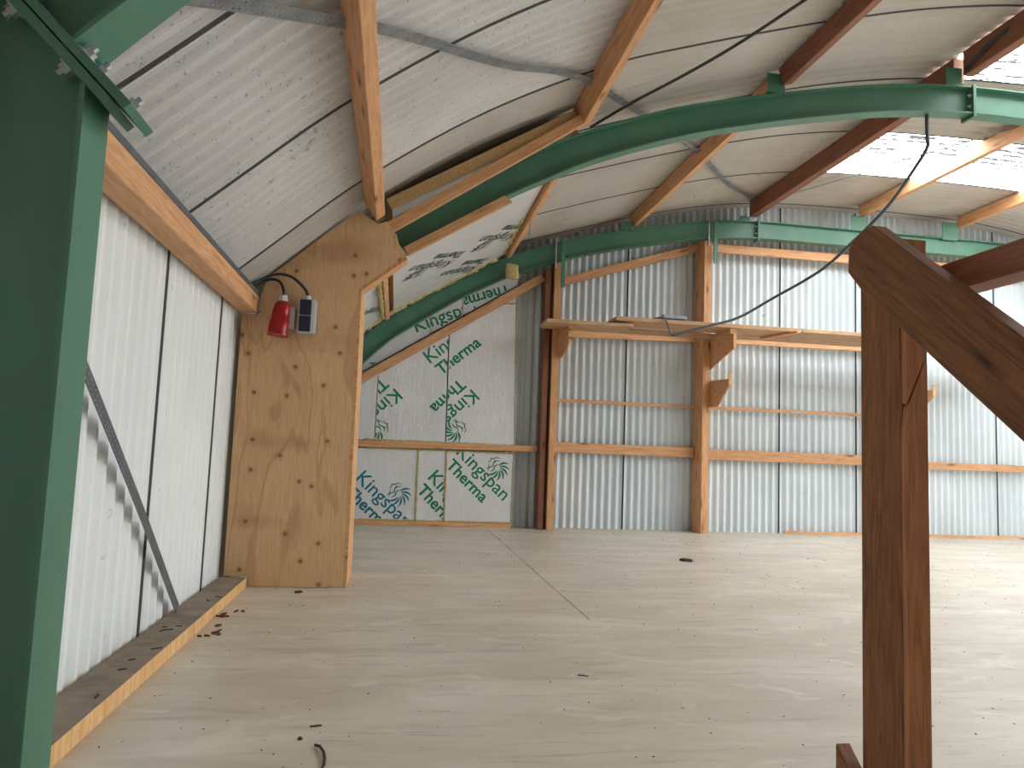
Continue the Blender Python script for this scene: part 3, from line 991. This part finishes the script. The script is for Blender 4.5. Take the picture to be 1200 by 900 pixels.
# ------------------------------------------------------------------ shelf
def shelfboard(x0, x1, y0, y1, z0, th, label, mat='board_wood', jag=0):
    o = timber('shelf_board', (x0, (y0+y1)/2, z0 + th/2), (x1, (y0+y1)/2, z0 + th/2), y1 - y0, th, (0, 0, 1), M[mat], bevel=.003)
    return tag(o, label, 'shelf board', 'boards of the long shelf')
shelfboard(1.79, 2.92, 9.08, 9.56, 2.655, .045, 'left shelf board, front row, on the left wall post')
shelfboard(2.68, 5.22, 9.06, 9.55, 2.735, .05, 'long front shelf board lying over the left one')
shelfboard(5.23, 8.6, 9.06, 9.55, 2.735, .05, 'right front shelf board running behind the stair newel')
shelfboard(1.86, 4.4, 9.58, 9.86, 2.70, .035, 'back row shelf board at the left against the wall')
shelfboard(4.45, 8.6, 9.58, 9.86, 2.725, .035, 'back row shelf board at the right against the wall')
o = timber('loose_lath', (4.93, 9.60, 2.712), (5.10, 8.93, 2.712), .06, .03, (0, 0, 1), M['pine_pale'])
tag(o, 'short pale lath lying askew under the shelf right of the middle post', 'lath')


def gusset(x, pts, label, lip=None, t=.02, top=None):
    b = empty('shelf_bracket', (x, 9.85, pts[0][1]), label, 'bracket', 'plywood shelf brackets')
    bm = bmesh.new(); prism(bm, pts, 'x', x, x + t)
    child(link('gusset', bm, M['pine']), b)
    if lip:
        bm = bmesh.new(); box(bm, (x - .01, lip[0], lip[1]), (x + t + .012, lip[0] + .02, lip[2]))
        child(link('lip', bm, M['pine_pale']), b)
    if top:
        bm = bmesh.new(); box(bm, (x - .055, top[0], top[1]), (x - .002, top[2], top[3]))
        child(link('bearer', bm, M['pine']), b)
    return b
gusset(2.128, [(9.849, 2.29), (9.849, 2.69), (9.60, 2.69), (9.57, 2.652), (9.28, 2.652), (9.28, 2.47), (9.42, 2.36)], 'rounded plywood bracket under the left end of the shelf', lip=(9.262, 2.46, 2.652))
gusset(4.292, [(9.90, 2.26), (9.90, 2.695), (9.12, 2.664), (9.12, 2.475)], 'large plywood bracket under the shelf on the middle wall post', lip=(9.10, 2.475, 2.725), top=(9.10, 2.668, 9.57, 2.732))
gusset(4.292, [(9.90, 1.74), (9.90, 2.115), (9.24, 2.085), (9.24, 2.0), (9.60, 1.74)], 'empty lower bracket with upturned lip on the middle wall post', lip=(9.22, 2.0, 2.165))
gusset(7.262, [(9.90, 1.74), (9.90, 2.115), (9.24, 2.085), (9.24, 2.0), (9.60, 1.74)], 'empty bracket showing just right of the stair newel', lip=(9.22, 2.0, 2.165))

# metal holder on the shelf and the hanging cable
h = empty('cable_holder', (3.35, 9.15, 2.79), 'small grey steel bar on the shelf edge with a bent arm holding the cable', 'holder')
bm = bmesh.new(); box(bm, (3.21, 9.10, 2.787), (3.60, 9.14, 2.80)); box(bm, (3.30, 9.05, 2.80), (3.62, 9.12, 2.845))
child(link('bar', bm, M['galv']), h)
bm = bmesh.new(); tube(bm, [Vector((3.20, 9.13, 2.792)), Vector((3.26, 9.06, 2.802)), Vector((3.31, 9.03, 2.795)), Vector((3.335, 9.025, 2.75)), Vector((3.40, 9.0, 2.57))], .013, 8)
child(link('arm', bm, M['galv_dark']), h)
bm = bmesh.new()
tube(bm, smooth_path([(3.40, 9.0, 2.57), (3.62, 8.98, 2.638), (3.87, 8.95, 2.715), (4.25, 8.9, 2.84), (4.606, 8.7, 3.071), (4.764, 7.9, 3.244), (4.738, 7.2, 3.402), (4.714, 6.6, 3.59), (4.622, 6.1, 3.76), (4.572, 5.85, 3.87), (4.562, 5.83, 3.95), (4.56, 5.83, 4.05), (4.56, 5.83, 4.17)], 8), .017, 8)
o = link('hanging_cable', bm, M['cable_grey'], smooth=True)
tag(o, 'dark cable sagging from the middle arch down to the shelf', 'cable')

# ------------------------------------------------------------------ sockets on the plywood
s1 = empty('red_socket', (-.845, 5.50, 1.78), 'red round industrial socket hanging on the plywood by the eaves', 'socket')
bm = bmesh.new()
prof = [(.0, 2.012), (.040, 2.01), (.054, 1.985), (.060, 1.93), (.062, 1.88), (.068, 1.875), (.068, 1.80), (.068, 1.772), (.064, 1.764)]
rings = []
for i, (r, z) in enumerate(prof[1:]):
    rings.append([bm.verts.new((-.847 + r * math.cos(a) - (2.0 - z) * .10, 5.435 + r * math.sin(a) * .8 - (2.0 - z) * .06, z)) for a in [2*math.pi*k/20 for k in range(20)]])
for i in range(len(rings)-1):
    for k in range(20): bm.faces.new((rings[i][k], rings[i][(k+1) % 20], rings[i+1][(k+1) % 20], rings[i+1][k]))
bm.faces.new(rings[0]); bm.faces.new(rings[-1][::-1])
child(link('body', bm, M['red_plastic'], smooth=True), s1)
bm = bmesh.new(); cyl(bm, (-.862, 5.40, 1.772), (-.1, -.06, -1), .072, .012, 20)
child(link('lid', bm, M['red_plastic']), s1)
bm = bmesh.new(); box(bm, (-.885, 5.47, 1.83), (-.765, 5.529, 1.98))
child(link('back_plate', bm, M['grey_plastic']), s1)
bm = bmesh.new(); cyl(bm, (-.845, 5.435, 2.008), (0, 0, 1), .028, .045, 8); cyl(bm, (-.845, 5.435, 2.012), (0, 0, 1), .033, .018, 8)
child(link('gland', bm, M['grey_plastic']), s1)
def cab(path, r, parent, mat='cable'):
    bm = bmesh.new(); tube(bm, smooth_path(path, 8), r, 8)
    return child(link('cable', bm, M[mat], smooth=True), parent)
cab([(-.845, 5.435, 2.05), (-.85, 5.44, 2.10), (-.885, 5.46, 2.16), (-.95, 5.48, 2.175), (-1.03, 5.46, 2.135), (-1.06, 5.40, 2.105)], .010, s1)
s2 = empty('double_switch', (-.685, 5.50, 1.80), 'double flap box, light grey with navy flaps, right of the red socket', 'switch')
bm = bmesh.new(); box(bm, (-.742, 5.455, 1.800), (-.618, 5.529, 2.045))
bmesh.ops.bevel(bm, geom=bm.edges[:], offset=.008, segments=2, affect='EDGES')
child(link('housing', bm, M['grey_plastic']), s2)
for z0, z1 in ((1.808, 1.922), (1.928, 2.040)):
    bm = bmesh.new(); box(bm, (-.731, 5.444, z0), (-.650, 5.457, z1))
    bmesh.ops.bevel(bm, geom=bm.edges[:], offset=.004, segments=2, affect='EDGES')
    child(link('flap', bm, M['navy_plastic']), s2)
bm = bmesh.new(); cyl(bm, (-.682, 5.49, 2.043), (0, 0, 1), .022, .03, 8); cyl(bm, (-.682, 5.49, 2.045), (0, 0, 1), .026, .012, 8)
child(link('gland', bm, M['grey_plastic']), s2)
cab([(-.682, 5.49, 2.07), (-.71, 5.485, 2.125), (-.79, 5.48, 2.195), (-.87, 5.47, 2.215), (-.94, 5.46, 2.20), (-1.02, 5.44, 2.15), (-1.06, 5.39, 2.115)], .010, s2)

# ------------------------------------------------------------------ perforated steel straps
def strap(path, normals, w, label, mat, holes=True, name='steel_strap', sub=6):
    P = smooth_path(path, sub); 
    N = smooth_path(normals, sub)
    acc = [0]
    for i in range(len(P)-1): acc.append(acc[-1] + (P[i+1]-P[i]).length)
    L = acc[-1]
    cell = w / 2
    n = int(L / cell)
    def at(s):
        s = min(max(s, 0), L - 1e-5); i = 0
        lo, hi = 0, len(acc) - 1
        while hi - lo > 1:
            m = (lo + hi) // 2
            if acc[m] <= s: lo = m
            else: hi = m
        t = (s - acc[lo]) / max(1e-9, acc[lo+1] - acc[lo])
        T = (P[lo+1] - P[lo]).normalized(); nn = N[lo].lerp(N[lo+1], t).normalized()
        return P[lo].lerp(P[lo+1], t), nn.cross(T).normalized()
    bm = bmesh.new()
    def V(s, c):
        p, b = at(s); return bm.verts.new(p + b * c)
    step = L / n
    for i in range(n):
        for row in (0, 1):
            s0 = i * step; c0 = -w/2 + row * cell
            if not holes:
                continue
            sm, cm = s0 + step * (.32 + .36 * row), c0 + cell * .5
            r = cell * .16
            outer = [(s0, c0), (s0 + step/2, c0), (s0 + step, c0), (s0 + step, c0 + cell/2), (s0 + step, c0 + cell), (s0 + step/2, c0 + cell), (s0, c0 + cell), (s0, c0 + cell/2)]
            inner = [(sm + r*math.cos(a), cm + r*math.sin(a)) for a in [math.radians(225 + 45*k) for k in range(8)]]
            O = [V(*q) for q in outer]; I = [V(*q) for q in inner]
            for k in range(8):
                bm.faces.new((O[k], O[(k+1) % 8], I[(k+1) % 8], I[k]))
    if not holes:
        prev = None
        for i in range(n + 1):
            c = (V(i*step, -w/2), V(i*step, w/2))
            if prev: bm.faces.new((prev[0], c[0], c[1], prev[1]))
            prev = c
    bmesh.ops.remove_doubles(bm, verts=bm.verts[:], dist=1e-5)
    r = bmesh.ops.solidify(bm, geom=bm.faces[:], thickness=.002)
    o = link(name, bm, M[mat])
    return tag(o, label, 'strap', 'perforated wind-brace straps')

def roofpath(xy, off=.045):
    P, N = [], []
    for x, y in xy:
        n = roof_n(x); P.append((x - n[0]*off, y, roof_z(x) - n[1]*off)); N.append((-n[0], 0, -n[1]))
    return P, N
P, N = roofpath([(-1.0, 2.0), (-.70, 2.47), (-.335, 3.05), (-.18, 3.27), (.05, 3.63), (.30, 4.02), (.60, 4.42), (.935, 4.75), (1.30, 5.17), (1.56, 5.55), (1.93, 6.02), (2.65, 6.93), (3.14, 7.57), (3.47, 8.06), (4.14, 8.98), (4.86, 9.70)])
strap(P, N, .062, 'perforated steel strap crossing the roof from top left to the thick dark beam', 'galv')
P, N = roofpath([(2.95, 3.9), (2.607, 4.59), (2.356, 5.06), (2.09, 5.41), (1.78, 5.74), (1.50, 6.08)], .05)
N = [(-.8, -.45, -.4)] * len(N)
strap(P, N, .024, 'dark twisted strap seen edge-on between two purlins at the top', 'dark_steel', holes=False)
P, N = roofpath([(6.62, 6.9), (6.40, 7.35), (6.05, 8.0), (5.75, 8.6), (5.357, 9.30), (4.95, 9.75)], .05)
strap(P, N, .045, 'thin steel strap crossing the bright rooflight behind the cable', 'galv')
P, N = [(5.05, 4.6, 4.70), (4.90, 5.05, 4.68), (4.845, 5.35, 4.66), (4.84, 5.7, 4.56)], [(-1, 0, -.2)] * 4
strap(P, N, .04, 'dark strap lying along the thick red beam at the top right corner', 'dark_steel', holes=False)
P = [(-1.125, 1.9, 1.95), (-1.125, 2.45, 1.575), (-1.125, 3.0, 1.165), (-1.125, 3.70, .63), (-1.125, 4.38, .085)]
strap(P, [(1, 0, 0)] * 5, .062, 'perforated steel strap running diagonally down the white left wall', 'galv_dark')

# ------------------------------------------------------------------ stair timbers at the right
np_ = empty('newel_post', (1.128, 1.57, -.04), 'big brown stair newel post standing close to the camera', 'post')
GR = Matrix(((0, 0, 1), (0, 1, 0), (-1, 0, 0))).transposed().to_4x4()   # local X points up the post


def upright(o, parent):
    o.data.transform(GR.inverted())
    o.parent = parent
    o.matrix_parent_inverse = Matrix.Translation(parent.location).inverted()
    o.matrix_basis = GR
    return o
bm = bmesh.new()
prism(bm, [(1.500, -.04), (1.645, -.04), (1.645, 1.512), (1.635, 1.522), (1.510, 1.522), (1.500, 1.512)], 'x', 1.100, 1.153)
bmesh.ops.bevel(bm, geom=bm.edges[:], offset=.003, segments=1, affect='EDGES')
upright(link('post_core', bm, M['pine_brown']), np_)
bm = bmesh.new()
prism(bm, [(1.100, -.04), (1.1535, -.04), (1.1535, 1.235), (1.1475, 1.235), (1.106, 1.135), (1.100, 1.09)], 'y', 1.484, 1.4985)
upright(link('facing_strip', bm, M['lit_brown']), np_)
bm = bmesh.new()
prism(bm, [(1.103, 1.142), (1.1435, 1.2352), (1.1535, 1.2352), (1.1535, 1.512), (1.101, 1.512)], 'y', 1.484, 1.4985)
upright(link('facing_strip', bm, M['lit_brown']), np_)


def xz_timber(name, poly, x0, x1, mat, label, cat, along):
    """a timber outlined in the plane x = const, grain running along 'along' (y,z)"""
    a = Vector((0, along[0], along[1])).normalized(); up = Vector((1, 0, 0)).cross(a)
    org = Vector((x0, poly[0][0], poly[0][1]))
    bm = bmesh.new()
    def loc(p, x):
        d = Vector((x, p[0], p[1])) - org
        return (d.dot(a), d.x, d.dot(up))
    A = [bm.verts.new(loc(p, x0)) for p in poly]; B = [bm.verts.new(loc(p, x1)) for p in poly]
    bm.faces.new(A); bm.faces.new(B[::-1]); n = len(poly)
    for i in range(n): bm.faces.new((A[i], A[(i+1) % n], B[(i+1) % n], B[i]))
    bmesh.ops.recalc_face_normals(bm, faces=bm.faces[:])
    bmesh.ops.bevel(bm, geom=bm.edges[:], offset=.003, segments=1, affect='EDGES')
    o = link(name, bm, mat)
    m = Matrix((a, Vector((1, 0, 0)), up)).transposed().to_4x4(); m.translation = org
    o.matrix_world = m
    return tag(o, label, cat)

k = .964
def sc(y, z): return (y * k, 1 + (z - 1) * k)
hr = [sc(1.697, 1.484), sc(1.694, 1.545), sc(1.668, 1.566), sc(1.60, 1.578), (sc(1.168, 1.235)[0] - .9 * .79, sc(1.168, 1.235)[1] - .9 * .613),
      (sc(1.173, 1.052)[0] - .9 * .79, sc(1.173, 1.052)[1] - .9 * .613 - .01), sc(1.173, 1.052), sc(1.631, 1.415)]
xz_timber('stair_handrail', hr, 1.061, 1.0985, M['pine_brown'], 'broad brown stair rail sloping down to the right, bolted across the newel post', 'handrail', (.79, .613))
lr = [sc(1.72, .345), sc(1.735, .40), sc(1.0, -.16), sc(1.0, -.30)]
xz_timber('stair_handrail', [(1.69, .26), (1.69, .350), (.8, -.35), (.8, -.48)], 1.061, 1.0985, M['pine_brown'], 'lower stair rail whose tip shows left of the newel at the bottom edge', 'handrail', (.79, .613))
o = timber('guard_rail', (1.192, 1.60, 1.414), (1.192, -.30, 1.414), .068, .064, (0, 0, 1), M['pine_red'], bevel=.003)
tag(o, 'level reddish guard rail behind the sloping stair rail', 'rail')

# ------------------------------------------------------------------ litter on the floor
def chip(name, loc, size, rot, mat, label, cat='litter', group=None, bend=0):
    bm = bmesh.new()
    n = 6; rings = []
    for i in range(n + 1):
        t = i / n - .5
        w = size[1] * (.35 + .65 * math.sin(math.pi * (i + .8) / (n + 1.6))) * random.uniform(.75, 1.1)
        yoff = bend * (t * t * 4 - 1)
        rings.append([bm.verts.new((t * size[0], yoff + a * w / 2, b)) for a, b in ((-1, .0005), (1, .0005), (.7, size[2]), (-.7, size[2] * random.uniform(.7, 1)))])
    for i in range(n):
        for q in range(4): bm.faces.new((rings[i][q], rings[i][(q+1) % 4], rings[i+1][(q+1) % 4], rings[i+1][q]))
    bm.faces.new(rings[0]); bm.faces.new(rings[-1][::-1])
    o = link(name, bm, M[mat]); o.location = loc; o.rotation_euler = (0, 0, rot)
    return tag(o, label, cat, group)
chip('black_scrap', (2.91, 7.19, 0), (.10, .16, .02), .3, 'debris_black', 'small black scrap alone on the far floor in front of the shelf bay')
chip('wood_splinter', (-.23, 2.84, 0), (.042, .008, .005), .25, 'debris', 'dark splinter on the near floor above the curved twig')
chip('bark_chip', (-.270, 2.72, 0), (.014, .018, .008), 1.2, 'debris', 'tiny dark bark chip left of the curved twig')
bm = bmesh.new()
tube(bm, [Vector((-.213, 2.655, .006)), Vector((-.195, 2.63, .010)), Vector((-.18, 2.59, .009)), Vector((-.172, 2.54, .007)), Vector((-.17, 2.49, .006)), Vector((-.178, 2.43, .006))], .005, 6)
o = link('curved_twig', bm, M['debris'], smooth=True); tag(o, 'curved dark twig at the bottom edge of the floor', 'twig')
chip('wood_splinter', (.90, 3.42, 0), (.05, .007, .004), -.4, 'debris', 'thin splinter in the middle of the near floor')
chip('bark_chip', (-.60, 5.34, 0), (.05, .05, .012), .8, 'debris', 'dark crumb at the foot of the plywood box')
for q in range(14):
    yy = random.uniform(4.1, 4.75); xx = -.955 + random.uniform(0, .11)
    chip('leaf_scrap', (xx, yy, 0), (random.uniform(.02, .055), random.uniform(.012, .03), .008), random.uniform(0, 3), 'debris_red', 'red-brown leaf scrap lying against the timber kerb', 'litter', 'leaf scraps along the kerb')
for q in range(10):
    chip('leaf_scrap', (random.uniform(-1.1, -1.0), random.uniform(2.9, 4.9), .07), (random.uniform(.02, .06), .012, .004), random.uniform(0, 3), 'debris', 'thin dark scrap lying on top of the timber kerb', 'litter', 'scraps on top of the kerb')

def grit(name, n, mat, region, smin, smax, label):
    bm = bmesh.new()
    for q in range(n):
        x = random.uniform(region[0], region[1]); y = region[2] + (region[3] - region[2]) * random.random() ** 1.3
        s = random.uniform(smin, smax) * (.6 + y * .12); a = random.uniform(0, 6.28)
        pts = [(x + s*math.cos(a + t)*random.uniform(.6, 1.3), y + s*math.sin(a + t)*random.uniform(.6, 1.3)) for t in (0, 1.6, 3.1, 4.7)]
        base = [bm.verts.new((*p, .0006)) for p in pts]; tp = bm.verts.new((x, y, s * .7))
        for i in range(4): bm.faces.new((base[i], base[(i+1) % 4], tp))
    o = link(name, bm, M[mat]); o['kind'] = 'stuff'; o['label'] = label; o['category'] = 'grit'
grit('dark_grit', 1100, 'debris', (-.9, 9.0, 2.2, 9.8), .002, .006, 'dark grit scattered over the dusty floor')
grit('pale_grit', 700, 'debris_pale', (-.9, 9.0, 2.2, 9.8), .002, .005, 'pale crumbs scattered over the dusty floor')
